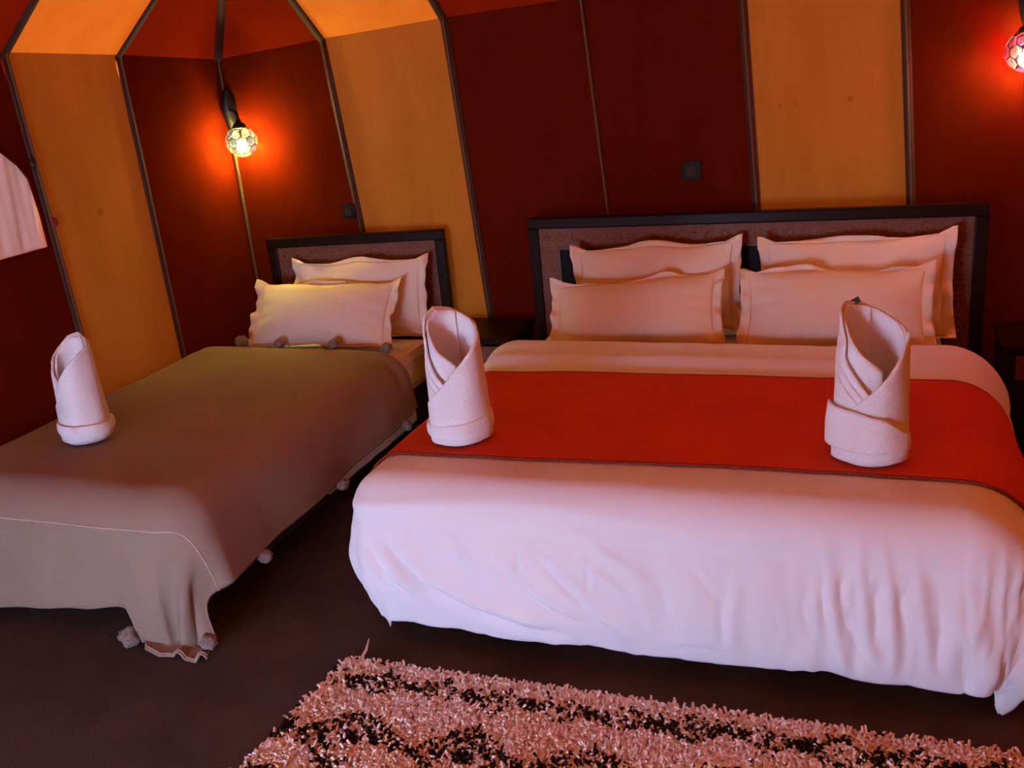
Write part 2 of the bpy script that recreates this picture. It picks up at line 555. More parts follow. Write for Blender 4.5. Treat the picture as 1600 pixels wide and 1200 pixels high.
# ------------------------------------------------------------------ draping
def drape_fn(x0, x1, y0, T, r, flare=0.0, bulge=0.0, pn=6.0, tuck=0.0, floor_z=0.006, fold=0.0, nfold=5, r_right=None):
    """cloth point (s, t) -> world; bed inner rectangle x0..x1, t >= y0 (open at the head)"""
    def f(S, Tt):
        vx = np.where(S < x0, S - x0, np.where(S > x1, S - x1, 0.0))
        vy = np.where(Tt < y0, Tt - y0, 0.0)
        ax, ay = np.abs(vx), np.abs(vy)
        d = (ax ** pn + ay ** pn) ** (1 / pn)
        L = np.sqrt(vx ** 2 + vy ** 2) + 1e-9
        nx, ny = vx / L, vy / L
        corner = 2 * np.minimum(ax, ay) / (ax + ay + 1e-9)
        rr = r + ((r_right or r) - r) * np.clip(nx, 0, 1)       # softer slope on one side
        q = np.minimum(d / rr, math.pi / 2)
        h = rr * np.sin(q)
        z = T - rr * (1 - np.cos(q))
        e = np.maximum(d - rr * math.pi / 2, 0)
        z = z - e
        h = h + flare * e + bulge * np.sin(np.clip(e / 0.38, 0, 1) * math.pi)
        ang = np.arctan2(ay, ax)
        h = h + fold * smooth01(e, 0.0, 0.3) * corner * np.cos(ang * 2 * nfold)
        h = h - tuck * smooth01(e, 0.12, 0.42) * corner
        under = np.maximum(floor_z - z, 0)
        h = h + under
        z = np.maximum(z, floor_z)
        bx = np.clip(S, x0, x1)
        by = np.maximum(Tt, y0)
        return np.stack([bx + nx * h, by + ny * h, z], axis=-1), d, corner
    return f

def seg_dist(px, py, pts):
    best = np.full(px.shape, 9.0)
    side = np.zeros(px.shape)
    along = np.zeros(px.shape)
    tot = 0
    lens = [math.hypot(b[0] - a[0], b[1] - a[1]) for a, b in zip(pts, pts[1:])]
    full = sum(lens)
    for (a, b), l in zip(zip(pts, pts[1:]), lens):
        dx, dy = (b[0] - a[0]) / l, (b[1] - a[1]) / l
        t_ = np.clip((px - a[0]) * dx + (py - a[1]) * dy, 0, l)
        ex, ey = px - a[0] - dx * t_, py - a[1] - dy * t_
        dd = np.hypot(ex, ey)
        s_ = ex * (-dy) + ey * dx
        mk = dd < best
        best = np.where(mk, dd, best); side = np.where(mk, s_, side); along = np.where(mk, (tot + t_) / full, along)
        tot += l
    return best, np.sign(side), along

def crease(px, py, pts, width, amp):
    d, s, al = seg_dist(px, py, pts)
    fade = np.clip(np.sin(np.clip(al, 0.0, 1.0) * math.pi), 0, 1) ** 0.6 * 0.9 + 0.1
    g = -amp * np.exp(-(d / width) ** 2) + 0.8 * amp * np.exp(-((d * s - 1.7 * width) / (1.3 * width)) ** 2)
    return g * fade

# ------------------------------------------------------------------ double bed
DB_X0, DB_X1, DB_Y = -0.915, 0.865, -1.93
bed = tag(empty('double_bed', (-0.03, -1.0, 0)), 'wide double bed base and mattress under the white duvet', 'bed')
def bpart(name, x0, x1, y0, y1, z0, z1, mat, root, bevel):
    lo = root.location
    return box(name, x0 - lo.x, x1 - lo.x, y0 - lo.y, y1 - lo.y, z0 - lo.z, z1 - lo.z, mat, root, bevel)
bpart('bed_base', -0.93, 0.87, -1.96, -0.02, 0.10, 0.30, M['base'], bed, 0.01)
bpart('mattress', -0.94, 0.88, -1.97, -0.02, 0.302, 0.545, M['white'], bed, 0.05)
for lx in (-0.85, -0.03, 0.79):
    for ly in (-1.90, -0.12):
        bpart('leg', lx - 0.03, lx + 0.03, ly - 0.03, ly + 0.03, 0.0, 0.10, M['leg'], bed, 0.004)

duv = drape_fn(DB_X0, DB_X1, DB_Y, 0.60, 0.14, flare=0.02, bulge=0.03, pn=5.0, tuck=0.07, fold=0.02, r_right=0.22)
# creases on the front drop, in (x, z) of the front face
CREASE = [
    ([(-0.86, 0.40), (-0.77, 0.27), (-0.60, 0.19), (-0.40, 0.15), (-0.27, 0.14)], 0.017, 0.014),
    ([(-0.98, 0.36), (-0.94, 0.28), (-0.87, 0.22)], 0.014, 0.012),
    ([(-0.95, 0.39), (-0.88, 0.28), (-0.80, 0.20)], 0.014, 0.010),
    ([(-0.90, 0.42), (-0.83, 0.33), (-0.72, 0.24)], 0.012, 0.006),
    ([(-0.66, 0.42), (-0.60, 0.35), (-0.57, 0.31)], 0.010, 0.006),
    ([(-0.52, 0.38), (-0.42, 0.29), (-0.30, 0.22), (-0.20, 0.18)], 0.012, 0.007),
    ([(-0.40, 0.43), (-0.42, 0.38), (-0.41, 0.34)], 0.010, 0.006),
    ([(-0.36, 0.41), (-0.28, 0.33), (-0.20, 0.25), (-0.12, 0.17)], 0.012, 0.006),
    ([(-0.18, 0.40), (-0.19, 0.30)], 0.008, 0.004),
    ([(0.02, 0.42), (0.05, 0.30), (0.06, 0.24)], 0.009, 0.004),
    ([(0.24, 0.38), (0.22, 0.28), (0.22, 0.16)], 0.013, 0.012),
    ([(0.13, 0.42), (0.18, 0.36), (0.22, 0.31)], 0.008, 0.005),
    ([(0.47, 0.42), (0.455, 0.32), (0.47, 0.23)], 0.013, 0.013),
    ([(0.52, 0.45), (0.50, 0.38), (0.51, 0.28)], 0.011, 0.010),
    ([(0.58, 0.47), (0.55, 0.40), (0.555, 0.33)], 0.011, 0.010),
    ([(0.66, 0.43), (0.64, 0.36), (0.65, 0.30), (0.63, 0.22)], 0.013, 0.012),
    ([(0.74, 0.44), (0.71, 0.36), (0.73, 0.28)], 0.013, 0.013),
    ([(0.56, 0.30), (0.60, 0.22), (0.66, 0.15)], 0.012, 0.008),
    ([(0.80, 0.42), (0.82, 0.30), (0.80, 0.18)], 0.014, 0.012),
    ([(0.36, 0.36), (0.38, 0.26), (0.37, 0.16)], 0.010, 0.005),
    ([(0.0, 0.12), (0.12, 0.15), (0.3, 0.13)], 0.01, 0.004),
]
def duvet_surface(S, Tt, extra=0.0, nrm_off=0.0):
    P, d, corner = duv(S, Tt)
    n = normals(P)
    if n[n.shape[0] // 2, n.shape[1] // 2, 2] < 0: n = -n
    e = np.maximum(d - 0.22, 0)
    drop = smooth01(d, 0.10, 0.30)
    front = smooth01(-(Tt - DB_Y), 0.06, 0.2)
    disp = 0.008 * vnoise(S, Tt, 2.3, 3) + 0.004 * vnoise(S, Tt, 6.5, 4) * (0.4 + drop)
    # fine diagonal crumple on the drop
    disp += drop * 0.0035 * vnoise(S * 0.8 + Tt * 0.9, Tt * 0.3 - S * 0.25, 16.0, 5)
    disp += drop * 0.0020 * vnoise(S * 1.0, Tt * 0.35, 34.0, 6)
    # gathered folds: slanting on one half of the drop, upright on the other
    X_, Z_ = P[..., 0], P[..., 2]
    patch = smooth01(vnoise(X_, Z_ * 1.5, 3.2, 61), -0.35, 0.35)
    ridge = lambda q: (1 - np.abs(q)) ** 2 - 0.33
    dia = ridge(vnoise(X_ * 0.62 + Z_ * 1.0, (X_ - Z_) * 0.16, 13.0, 62))
    upr = ridge(vnoise(X_ + 0.12 * Z_, Z_ * 0.22, 13.0, 63))
    upr2 = ridge(vnoise(X_ - 0.05 * Z_, Z_ * 0.20, 24.0, 64))
    lft = 1 - smooth01(X_, -0.35, 0.15)
    rgt = smooth01(X_, 0.25, 0.6)
    body = front * smooth01(d + 0.09 * vnoise(X_, X_ * 0 + 0.5, 9.0, 66), 0.06, 0.34) * (1 - 0.5 * smooth01(e, 0.28, 0.38))
    disp += body * (0.018 * dia * lft * patch + 0.020 * upr * rgt + 0.008 * upr2 * rgt + 0.009 * upr * (1 - lft) * (1 - rgt) * patch)
    for pts, w, a_ in CREASE:
        disp += front * crease(P[..., 0], P[..., 2], pts, w * 1.25, a_ * (1.7 if pts[0][0] < 0 else 0.9))
    # long soft roll just below the top edge, left half
    disp += 0.014 * np.exp(-((P[..., 2] - 0.535 + 0.03 * np.sin(P[..., 0] * 4)) / 0.022) ** 2) * front * smooth01(-P[..., 0], -0.1, 0.5)
    # folded-back double layer at the head
    top = smooth01(Tt, -0.86, -0.76) * (1 - smooth01(d, 0.0, 0.25) * 0.5)
    disp += 0.035 * top
    disp += 0.012 * np.exp(-((Tt + 0.64) / 0.05) ** 2)
    P = P + n * (disp + nrm_off)[..., None]
    hemw = smooth01(e, 0.25, 0.38)
    P[..., 2] += hemw * (0.010 * vnoise(S, Tt, 4.0, 8) + 0.006 * vnoise(S, Tt, 11.0, 9))
    P[..., 2] = np.maximum(P[..., 2], 0.008 + nrm_off)
    return P
S, Tt = np.meshgrid(np.linspace(DB_X0 - 0.575, DB_X1 + 0.66, 330), np.linspace(-0.60, DB_Y - 0.585, 250))
PD = duvet_surface(S, Tt)
duvet = grid_obj('duvet', PD, M['white'], thick=0.012, offset=0)
tag(duvet, 'white crumpled duvet hanging over the double bed to the carpet', 'duvet')

# runner across the bed
root = empty('bed_runner', (-0.03, -1.37, 0.6))
tag(root, 'rust red cloth runner laid across the white double bed', 'bed runner')
def runner_sheet(t0, t1, s0, s1, off, ns, nt_):
    S, Tt = np.meshgrid(np.linspace(s0, s1, ns), np.linspace(t0, t1, nt_))
    # slight skew of the edges
    Tt = Tt + 0.012 * np.sin(S * 1.7) + 0.004 * vnoise(S, Tt, 9, 11)
    P = duvet_surface(S, Tt, nrm_off=off)
    return P - np.array(root.location)
grid_obj('runner_cloth', runner_sheet(-0.93, -1.80, -1.30, 1.30, 0.0135, 220, 90), M['runner'], root, thick=0.005, offset=0)
for (a_, b_) in ((-1.803, -1.814), (-0.920, -0.930)):
    grid_obj('hem', runner_sheet(a_, b_, -1.302, 1.302, 0.0140, 260, 4), M['runner_hem'], root, thick=0.0055, offset=0)
# loose stitch threads along the front hem
bm = bmesh.new()
rnd = random.Random(3)
edge = runner_sheet(-1.806, -1.822, -1.30, 1.30, 0.018, 420, 3)
nE = normals(edge)
for j in range(2, 418, 2):
    if rnd.random() < 0.35: continue
    p0 = Vector(edge[1, j]); d0 = Vector(edge[2, j] - edge[0, j]).normalized()
    sd = Vector(edge[1, j + 1] - edge[1, j - 1]).normalized()
    a_ = p0 - d0 * 0.004
    b_ = p0 + d0 * (0.008 + 0.008 * rnd.random()) + sd * rnd.uniform(-0.006, 0.006)
    w_ = sd * 0.0015
    bm.faces.new([bm.verts.new(q) for q in (a_ - w_, a_ + w_, b_ + w_, b_ - w_)])
st = bm_obj('frayed_threads', bm, M['rosette'], root)
st['kind'] = 'stuff'

# ------------------------------------------------------------------ headboards
def headboard(name, loc, rz, W_, H_, label, nring_gap=0.075):
    r_ = tag(empty(name, loc, rz), label, 'headboard')
    h = W_ / 2
    fw, band = 0.055, 0.095
    th = 0.05
    zb = 0.12
    box('back_panel', -h + fw, h - fw, 0.018, th - 0.004, zb + 0.02, H_ - fw, M['inner'], r_, 0.002)
    for sx in (-1, 1):
        box('frame_post', sx * h if sx < 0 else h - fw, -h + fw if sx < 0 else h, 0.0, th, 0.0, H_ - fw, M['wood'], r_, 0.006)
    box('frame_rail', -h, h, -0.004, th, H_ - fw + 0.0005, H_, M['wood'], r_, 0.008)
    # inlaid band round the dark centre
    zt = H_ - fw
    bands = [('carved_band', -h + fw, h - fw, zt - band, zt), ('carved_band', -h + fw, -h + fw + band, zb + 0.02, zt - band - 0.0005), ('carved_band', h - fw - band, h - fw, zb + 0.02, zt - band - 0.0005)]
    ring = None
    for (nm, a_, b_, c_, d_) in bands:
        bo = box(nm, a_ + 0.0005, b_ - 0.0005, 0.010, 0.0175, c_, d_, M['carved'], r_, 0.001)
        horiz = (b_ - a_) > (d_ - c_)
        ln = (b_ - a_) if horiz else (d_ - c_)
        n = max(1, int(round(ln / nring_gap)))
        for i in range(n):
            q = (i + 0.5) / n
            cx = a_ + (b_ - a_) * q if horiz else (a_ + b_) / 2
            cz = (c_ + d_) / 2 if horiz else c_ + (d_ - c_) * q
            if not horiz and cz < 0.5: continue
            if ring is None:
                bmr = bmesh.new()
                R1, R2 = 0.0155, 0.0045
                vv = [[bmr.verts.new(((R1 + R2 * math.cos(q2)) * math.cos(q1), -R2 * 0.8 * math.sin(q2), (R1 + R2 * math.cos(q2)) * math.sin(q1)))
                       for q2 in np.linspace(0, 2 * math.pi, 5)[:-1]] for q1 in np.linspace(0, 2 * math.pi, 13)[:-1]]
                for i1 in range(12):
                    for i2 in range(4):
                        bmr.faces.new((vv[i1][i2], vv[(i1 + 1) % 12][i2], vv[(i1 + 1) % 12][(i2 + 1) % 4], vv[i1][(i2 + 1) % 4]))
                me = bpy.data.meshes.new('rosette'); bmr.to_mesh(me); bmr.free()
                me.materials.append(M['rosette'])
                ring = me
            o = bpy.data.objects.new('rosette', ring); COL.objects.link(o); o.parent = bo
            o.location = (cx, 0.0095, cz)
            # short dash between the rings
            if i < n - 1:
                step = ln / n / 2
                dx, dz = (step, 0) if horiz else (0, step)
                dl = (0.008, 0.0025) if horiz else (0.0025, 0.008)
                box('dash', cx + dx - dl[0], cx + dx + dl[0], 0.007, 0.0105, cz + dz - dl[1], cz + dz + dl[1], M['rosette'], bo, 0)
    # thin mouldings along both edges of the band
    for (a_, b_, c_, d_) in ((-h + fw + band, h - fw - band, zt - band - 0.012, zt - band), (-h + fw + band - 0.0, -h + fw + band + 0.012, zb + 0.02, zt - band - 0.0125), (h - fw - band - 0.012, h - fw - band, zb + 0.02, zt - band - 0.0125)):
        box('moulding', a_, b_, 0.004, 0.0176, c_, d_, M['mould'], r_, 0.003)
    return r_
headboard('headboard', (0, 0, 0), 0, 2.10, 1.10, 'wide dark wooden headboard with carved ring border behind four pillows')
headboard('headboard', (-2.06, 0.012, 0), math.radians(8), 1.02, 1.045, 'narrow dark wooden headboard with carved ring border of the single bed')

# ------------------------------------------------------------------ pillows
def pillow(loc, yaw, lean, roll, w, h, th, seed, label, group, flange=0.038, mat='pillow'):
    r_ = tag(empty('pillow', loc), label, 'pillow', group)
    Mx = Matrix.Rotation(yaw, 4, 'Z') @ Matrix.Rotation(-lean, 4, 'X') @ Matrix.Rotation(roll, 4, 'Y')
    r_.matrix_world = Matrix.Translation(loc) @ Mx
    n = 48
    rs = np.random.RandomState(seed)
    u = np.linspace(-1, 1, n); v = np.linspace(-1, 1, 38)
    U, V = np.meshgrid(u, v)
    # body outline: edges bow inwards between the corners
    bx = (w / 2) * U * (1 - 0.05 * (1 - V ** 2) * np.abs(U) ** 3)
    bz = (h / 2) * V * (1 - 0.07 * (1 - U ** 2) * np.abs(V) ** 3)
    prof = np.clip((1 - np.abs(U) ** 3.0), 0, 1) ** 0.85 * np.clip((1 - np.abs(V) ** 2.8), 0, 1) ** 0.80
    belly = 1.0 + 0.25 * (-V) * (1 - U ** 2) * 0.6
    bz = bz + 0.014 * vnoise(bx, bz * 0.2, 6.0, seed + 9) * V
    wr = 0.013 * vnoise(bx, bz, 6.0, seed) + 0.006 * vnoise(bx * 1.4, bz * 0.7, 14.0, seed + 1)
    radial = 0.007 * np.sin((np.arctan2(V, U)) * 13 + seed) * smooth01(np.maximum(np.abs(U), np.abs(V)), 0.55, 0.9)
    t_ = th / 2 * prof * belly
    yf = -(t_ + (wr + radial) * np.clip(prof, 0, 1))
    yb = t_ * 0.8
    sl = 0.010 * vnoise(bx, bz, 3.0, seed + 5)
    F = np.stack([bx, yf + sl, bz + h / 2], 2)
    B = np.stack([bx, yb + sl, bz + h / 2], 2)
    verts = np.concatenate([F.reshape(-1, 3), B.reshape(-1, 3)])
    mm = n; nn = 38
    faces = []
    for i in range(nn - 1):
        for j in range(mm - 1):
            a_ = i * mm + j
            faces.append((a_, a_ + 1, a_ + mm + 1, a_ + mm))
            b0 = nn * mm
            faces.append((b0 + a_, b0 + a_ + mm, b0 + a_ + mm + 1, b0 + a_ + 1))
    o = pydata('pillow_body', verts, faces, M[mat], r_, True)
    wd = o.modifiers.new('weld', 'WELD'); wd.merge_threshold = 0.0004
    # Oxford border: flat wavy rim all round
    rim = []
    k = 160
    for i in range(k):
        a_ = i / k * 4
        side = int(a_); q = (a_ - side) * 2 - 1
        uu, vv_ = [(q, -1), (1, q), (-q, 1), (-1, -q)][side]
        x_ = (w / 2) * uu * (1 - 0.05 * (1 - vv_ ** 2) * abs(uu) ** 3)
        z_ = (h / 2) * vv_ * (1 - 0.07 * (1 - uu ** 2) * abs(vv_) ** 3)
        z_ = z_ + 0.014 * float(vnoise(np.array(x_), np.array(z_ * 0.2), 6.0, seed + 9)) * vv_
        rim.append((x_, z_, uu, vv_))
    rows = []
    for q, (fx) in enumerate((-0.35, 0.0, 0.35, 0.7, 1.0)):
        row = []
        for i, (x_, z_, uu, vv_) in enumerate(rim):
            ox = flange * fx * (1 if abs(uu) == 1 else 0) * uu
            oz = flange * fx * (1 if abs(vv_) == 1 else 0) * vv_
            if abs(uu) > 0.93: ox = flange * fx * np.sign(uu)
            if abs(vv_) > 0.93: oz = flange * fx * np.sign(vv_)
            wob = (0.018 * math.sin(i * 0.29 + seed * 1.7) + 0.012 * math.sin(i * 0.67 + seed)) * max(fx, 0)
            droop = -0.012 * max(fx, 0) * (vv_ > 0.9) * math.sin(i * 0.19 + seed)
            if vv_ < -0.9: oz *= 0.15
            elif abs(uu) < 0.93: oz *= 0.30
            xx = x_ + ox; zz = z_ + oz + droop
            sl_ = 0.010 * float(vnoise(np.array(x_), np.array(z_), 3.0, seed + 5))
            row.append((xx, sl_ + wob, zz + h / 2))
        rows.append(row)
    P = np.array(rows)
    grid_obj('border', P, M[mat], r_, True, thick=0.005, closed_u=True, offset=0)
    return r_

BP = 'white pillows on the double bed'
D = math.radians
pillow((-0.375, -0.19, 0.568), 0, D(15), D(-2), 0.75, 0.42, 0.15, 11, 'white bordered pillow upright against the wide headboard, on the side of the single bed', BP)
pillow((0.515, -0.19, 0.568), 0, D(15), D(-1), 0.76, 0.42, 0.15, 23, 'white pillow upright against the wide headboard, on the side of the multicoloured lamp', BP)
pillow((-0.42, -0.475, 0.585), 0, D(41), D(-5), 0.75, 0.34, 0.17, 31, 'white pillow propped in front on the double bed, its top edge sloping', BP)
pillow((0.44, -0.475, 0.585), 0, D(38), D(-1), 0.74, 0.375, 0.18, 47, 'plump white pillow propped in front, behind the towel with the dark label', BP)

# ------------------------------------------------------------------ single bed
SX0, SX1, SY = -2.70, -1.66, -2.12
sb = tag(empty('single_bed', (-2.17, -1.1, 0)), 'single bed base and mattress under the taupe blanket', 'bed')
bpart('bed_base', -2.75, -1.63, -2.12, -0.14, 0.10, 0.28, M['base'], sb, 0.01)
bpart('mattress', -2.76, -1.62, -2.13, -0.075, 0.282, 0.50, M['white'], sb, 0.05)
for lx in (-2.68, -1.70):
    for ly in (-2.06, -0.22):
        bpart('leg', lx - 0.03, lx + 0.03, ly - 0.03, ly + 0.03, 0, 0.10, M['base'], sb, 0.004)

sduv = drape_fn(SX0, SX1 - 0.06, SY + 0.03, 0.522, 0.14, flare=0.02, bulge=0.02, pn=6)
S, Tt = np.meshgrid(np.linspace(SX0 - 0.08, SX1 + 0.36, 140), np.linspace(-0.47, -1.35, 90))
P, d, corner = sduv(S, Tt)
n = normals(P)
if n[40, 60, 2] < 0: n = -n
P = P + n * (0.006 * vnoise(S, Tt, 4, 21) + 0.004 * vnoise(S, Tt, 12, 22))[..., None]
P[..., 0] = np.maximum(P[..., 0], X0 + 0.03)
sd = grid_obj('duvet', P, M['white'], thick=0.010, offset=0)
tag(sd, 'white duvet showing at the pillow end under the taupe blanket', 'duvet')

blk = drape_fn(SX0, SX1 - 0.05, SY + 0.04, 0.557, 0.16, flare=0.08, bulge=0.02, pn=4.0, fold=0.03, nfold=3, floor_z=0.012)
def blanket_surface(S, Tt, off=0.0):
    P, d, corner = blk(S, Tt)
    n = normals(P)
    if n[n.shape[0] // 2, n.shape[1] // 2, 2] < 0: n = -n
    drop = smooth01(d, 0.10, 0.35)
    disp = 0.010 * vnoise(S, Tt, 2.0, 41) + 0.004 * vnoise(S, Tt, 6.0, 42)
    disp += drop * 0.010 * vnoise(S, Tt * 0.25, 5.0, 43)
    disp += 0.024 * drop * np.sin(S * 21 + 1.2) * smooth01(-(Tt - SY), 0.15, 0.5) * smooth01(S, -2.15, -1.8)
    disp += 0.012 * drop * np.sin(Tt * 9 + 2.0) * smooth01(S - SX1, 0.05, 0.3)
    disp += 0.006 * vnoise(S * 0.6 + Tt * 0.5, Tt * 0.3 - S * 0.5, 7.0, 45) * (0.3 + drop)
    disp += 0.010 * np.exp(-((Tt + 0.62) / 0.04) ** 2) * np.sin(S * 9)
    P = P + n * (disp + off)[..., None]
    # pushed up against the canvas on the wall side
    push = np.maximum((X0 + 0.035) - P[..., 0], 0)
    P[..., 0] = np.maximum(P[..., 0], X0 + 0.035)
    P[..., 2] = np.maximum(P[..., 2], 0.008 + off)
    return P
blroot = tag(empty('blanket', (-2.15, -1.3, 0.56)), 'taupe wool blanket with pompoms spread over the single bed', 'blanket')
BL = np.array(blroot.location)
def blanket_ST(u, v):
    """u 0..1 wall side -> aisle side, v 0..1 head -> foot"""
    foot = SY - 0.50 + 0.10 * (smooth01(u, 0.0, 0.68) - 0.55)
    foot = foot - 0.20 * smooth01(u, 0.57, 0.635)            # longer corner that trails on the carpet
    t = -0.52 + (foot + 0.52) * v + 0.015 * np.sin(u * 7) * (1 - v)
    sR = SX1 + 0.33 + 0.10 * v + 0.10 * smooth01(v, 0.84, 0.98)
    sL = SX0 - 0.13 - 0.02 * v
    s = sL + (sR - sL) * u
    return s, t
U, V = np.meshgrid(np.linspace(0, 1, 170), np.linspace(0, 1, 230))
S, Tt = blanket_ST(U, V)
PB = blanket_surface(S, Tt)
grid_obj('blanket_cloth', PB - BL, M['taupe'], blroot, thick=0.007, offset=0)
NB = normals(PB)
if NB[115, 85, 2] < 0: NB = -NB
PB2 = PB + NB * 0.0045 - BL
# cream thread woven in near the foot, hem threads along foot and aisle side
thread = []
for j in range(170):
    k_ = int(np.argmin(np.abs(Tt[:, j] - (SY - 0.165))))
    k2 = min(max(k_, 1), 228)
    f_ = (SY - 0.165 - Tt[k2, j]) / (Tt[k2 + 1, j] - Tt[k2, j])
    thread.append(tuple(PB2[k2, j] * (1 - f_) + PB2[k2 + 1, j] * f_))
tube('woven_thread', thread, 0.0022, M['taupe_line'], blroot, 5)
tube('hem_thread', [tuple(q) for q in PB2[228]], 0.003, M['hem_line'], blroot, 5)
tube('hem_thread', [tuple(q) for q in PB2[:, 168]], 0.003, M['hem_line'], blroot, 5)

def pompom(p, r, seed):
    bm = bmesh.new()
    bmesh.ops.create_icosphere(bm, subdivisions=3, radius=r)
    rr = random.Random(seed)
    for v in bm.verts:
        k = 1 + 0.28 * noise.noise(v.co * (2.2 / r) + Vector((seed, 0, 0))) + rr.uniform(-0.12, 0.12)
        v.co *= k
        v.co.z *= 0.9
        v.co += Vector(p) - blroot.location
    bm_obj('pompom', bm, M['pompom'], blroot, smooth=True)
def blanket_at(u, v):
    uu, vv_ = np.meshgrid(np.linspace(u - 0.01, u + 0.01, 3), np.linspace(v - 0.01, v + 0.01, 3))
    s, t = blanket_ST(uu, vv_)
    return blanket_surface(s, t)[1, 1]
for k, u in enumerate((0.20, 0.36, 0.58, 0.78)):
    q = blanket_at(u, 0.0); pompom((q[0], q[1] + 0.03, q[2] + 0.022), 0.028 if k else 0.036, 50 + k)
for k, v in enumerate((0.09, 0.36, 0.62)):
    q = blanket_at(1.0, v); pompom((q[0] + 0.02, q[1], q[2] - 0.01), 0.028, 60 + k)
pompom((-1.87, -2.285, 0.036), 0.040, 71)
pompom((-2.02, -2.10, 0.055), 0.030, 72)
q = blanket_at(0.97, 0.985); pompom((q[0] + 0.02, q[1] + 0.01, q[2] + 0.03), 0.030, 73)

SP = 'white pillows on the single bed'
pillow((-2.00, -0.14, 0.508), D(6), D(13), D(0), 0.71, 0.42, 0.12, 61, 'white pillow leaning on the narrow headboard of the single bed', SP)
pillow((-2.13, -0.41, 0.535), D(4), D(40), D(1), 0.78, 0.38, 0.18, 67, 'plump white pillow propped in front on the single bed', SP)

# ------------------------------------------------------------------ towels folded into upright candles
def towel(loc, rz, Ht, R0, seed, label, pouch=False, mark=False, open_=0.0, simple=False):
    r_ = tag(empty('folded_towel', loc, rz), label, 'towel', 'white towels folded into upright candles')
    rs = random.Random(seed)
    ph = rs.uniform(0, 6)
    def layer(name, a0, a1, rfun, ztop, zbot=0.02, nz=22, na=64, thick=0.008):
        A = np.linspace(math.radians(a0), math.radians(a1), na)
        P = np.zeros((nz, na, 3))
        for j, a_ in enumerate(A):
            zt = ztop(math.degrees(a_))
            for i in range(nz):
                w = i / (nz - 1)
                z = zbot + (zt - zbot) * w
                rr = rfun(math.degrees(a_), z)
                rr *= 1 + 0.025 * math.sin(3 * a_ + ph + 6 * z) + 0.018 * math.sin(5 * a_ - 9 * z + ph)
                P[i, j] = (rr * math.cos(a_), rr * math.sin(a_), z)
        return grid_obj(name, P, M['terry'], r_, True, thick=thick, offset=0)
    H_ = Ht
    taper = lambda z: 1.0 - 0.10 * (z / H_)
    ip = lambda xs, ys: (lambda a_: float(np.interp(a_, xs, ys)))
    # angles: 270 faces the foot of the bed, 180 the wall with the window, 0 the other side
    if not simple:
        # tall back sheet
        layer('back_sheet', 0, 215, lambda a_, z: R0 * 0.90 * taper(z), ip([0, 40, 110, 150, 185, 215], [0.70 * H_, 0.86 * H_, 0.97 * H_, 1.0 * H_, 0.95 * H_, 0.80 * H_]))
        # curled inner lip
        layer('inner_lip', 95, 300, lambda a_, z: R0 * (0.80 - 0.0016 * max(a_ - 180, 0)) * taper(z), ip([95, 150, 190, 250, 300], [0.95 * H_, 0.98 * H_, 0.90 * H_, 0.72 * H_, 0.62 * H_]))
        # stacked folds wrapping over from the window side
        for k in range(3):
            layer('fold', 150, 310, lambda a_, z, k=k: R0 * (0.90 + 0.035 * k) * taper(z),
                  ip([150, 175, 225, 270, 310], [(0.88 - 0.07 * k) * H_, (0.84 - 0.08 * k) * H_, (0.66 - 0.075 * k) * H_, (0.48 - 0.06 * k) * H_, (0.34 - 0.03 * k) * H_]))
        # outer wrap coming over from the other side
        layer('outer_wrap', 20, -160, lambda a_, z: R0 * 1.02 * taper(z) * (1.0 - 0.0),
              ip([-160, -130, -90, -55, -20, 20], [0.30 * H_, 0.36 * H_, 0.50 * H_, 0.64 * H_, 0.76 * H_, 0.82 * H_]))
        layer('outer_wrap', 90, 10, lambda a_, z: R0 * 0.98 * taper(z), ip([10, 50, 90], [0.80 * H_, 0.87 * H_, 0.92 * H_]))
    else:
        layer('back_sheet', 0, 215, lambda a_, z: R0 * 0.84 * taper(z) ** 2.2, ip([0, 40, 90, 130, 180, 215], [0.80 * H_, 0.93 * H_, 1.0 * H_, 0.97 * H_, 0.84 * H_, 0.78 * H_]))
        layer('inner_lip', 60, 250, lambda a_, z: R0 * 0.70 * taper(z) ** 2.2, ip([60, 120, 190, 250], [0.97 * H_, 0.96 * H_, 0.82 * H_, 0.60 * H_]))
        for k in range(2):
            layer('fold', 150, 310, lambda a_, z, k=k: R0 * (0.86 + 0.04 * k) * taper(z) ** 2.2,
                  ip([150, 185, 235, 270, 310], [(0.86 - 0.03 * k) * H_, (0.83 - 0.04 * k) * H_, (0.68 - 0.05 * k) * H_, (0.58 - 0.05 * k) * H_, (0.40 - 0.03 * k) * H_]))
        layer('outer_wrap', 60, -150, lambda a_, z: R0 * 0.96 * taper(z) ** 2.2,
              ip([-150, -120, -90, -55, -20, 20, 60], [0.34 * H_, 0.42 * H_, 0.64 * H_, 0.78 * H_, 0.86 * H_, 0.90 * H_, 0.94 * H_]))
    # rolled cuff at the base
    zc = 0.205 * H_
    prof = [(0.02, 0.004), (R0 * 0.80, 0.004), (R0 * 0.96, 0.012), (R0 * 1.09, 0.05), (R0 * 1.13, zc * 0.55), (R0 * 1.12, zc * 0.85), (R0 * 1.08, zc), (R0 * 1.02, zc * 0.99), (R0 * 0.97, zc * 0.90)]
    na = 56
    P = np.zeros((len(prof), na, 3))
    for i, (pr, pz) in enumerate(prof):
        for j in range(na):
            a_ = 2 * math.pi * j / na
            k = 1 + 0.022 * math.sin(2 * a_ + ph) + 0.014 * math.sin(5 * a_ + ph)
            tilt = 1 + 0.10 * math.sin(a_ + ph * 1.3)
            P[i, j] = (pr * k * math.cos(a_), pr * k * math.sin(a_), max(pz * tilt, 0.003) if i else 0.003)
    o = grid_obj('cuff', P, M['terry'], r_, True, closed_u=True)
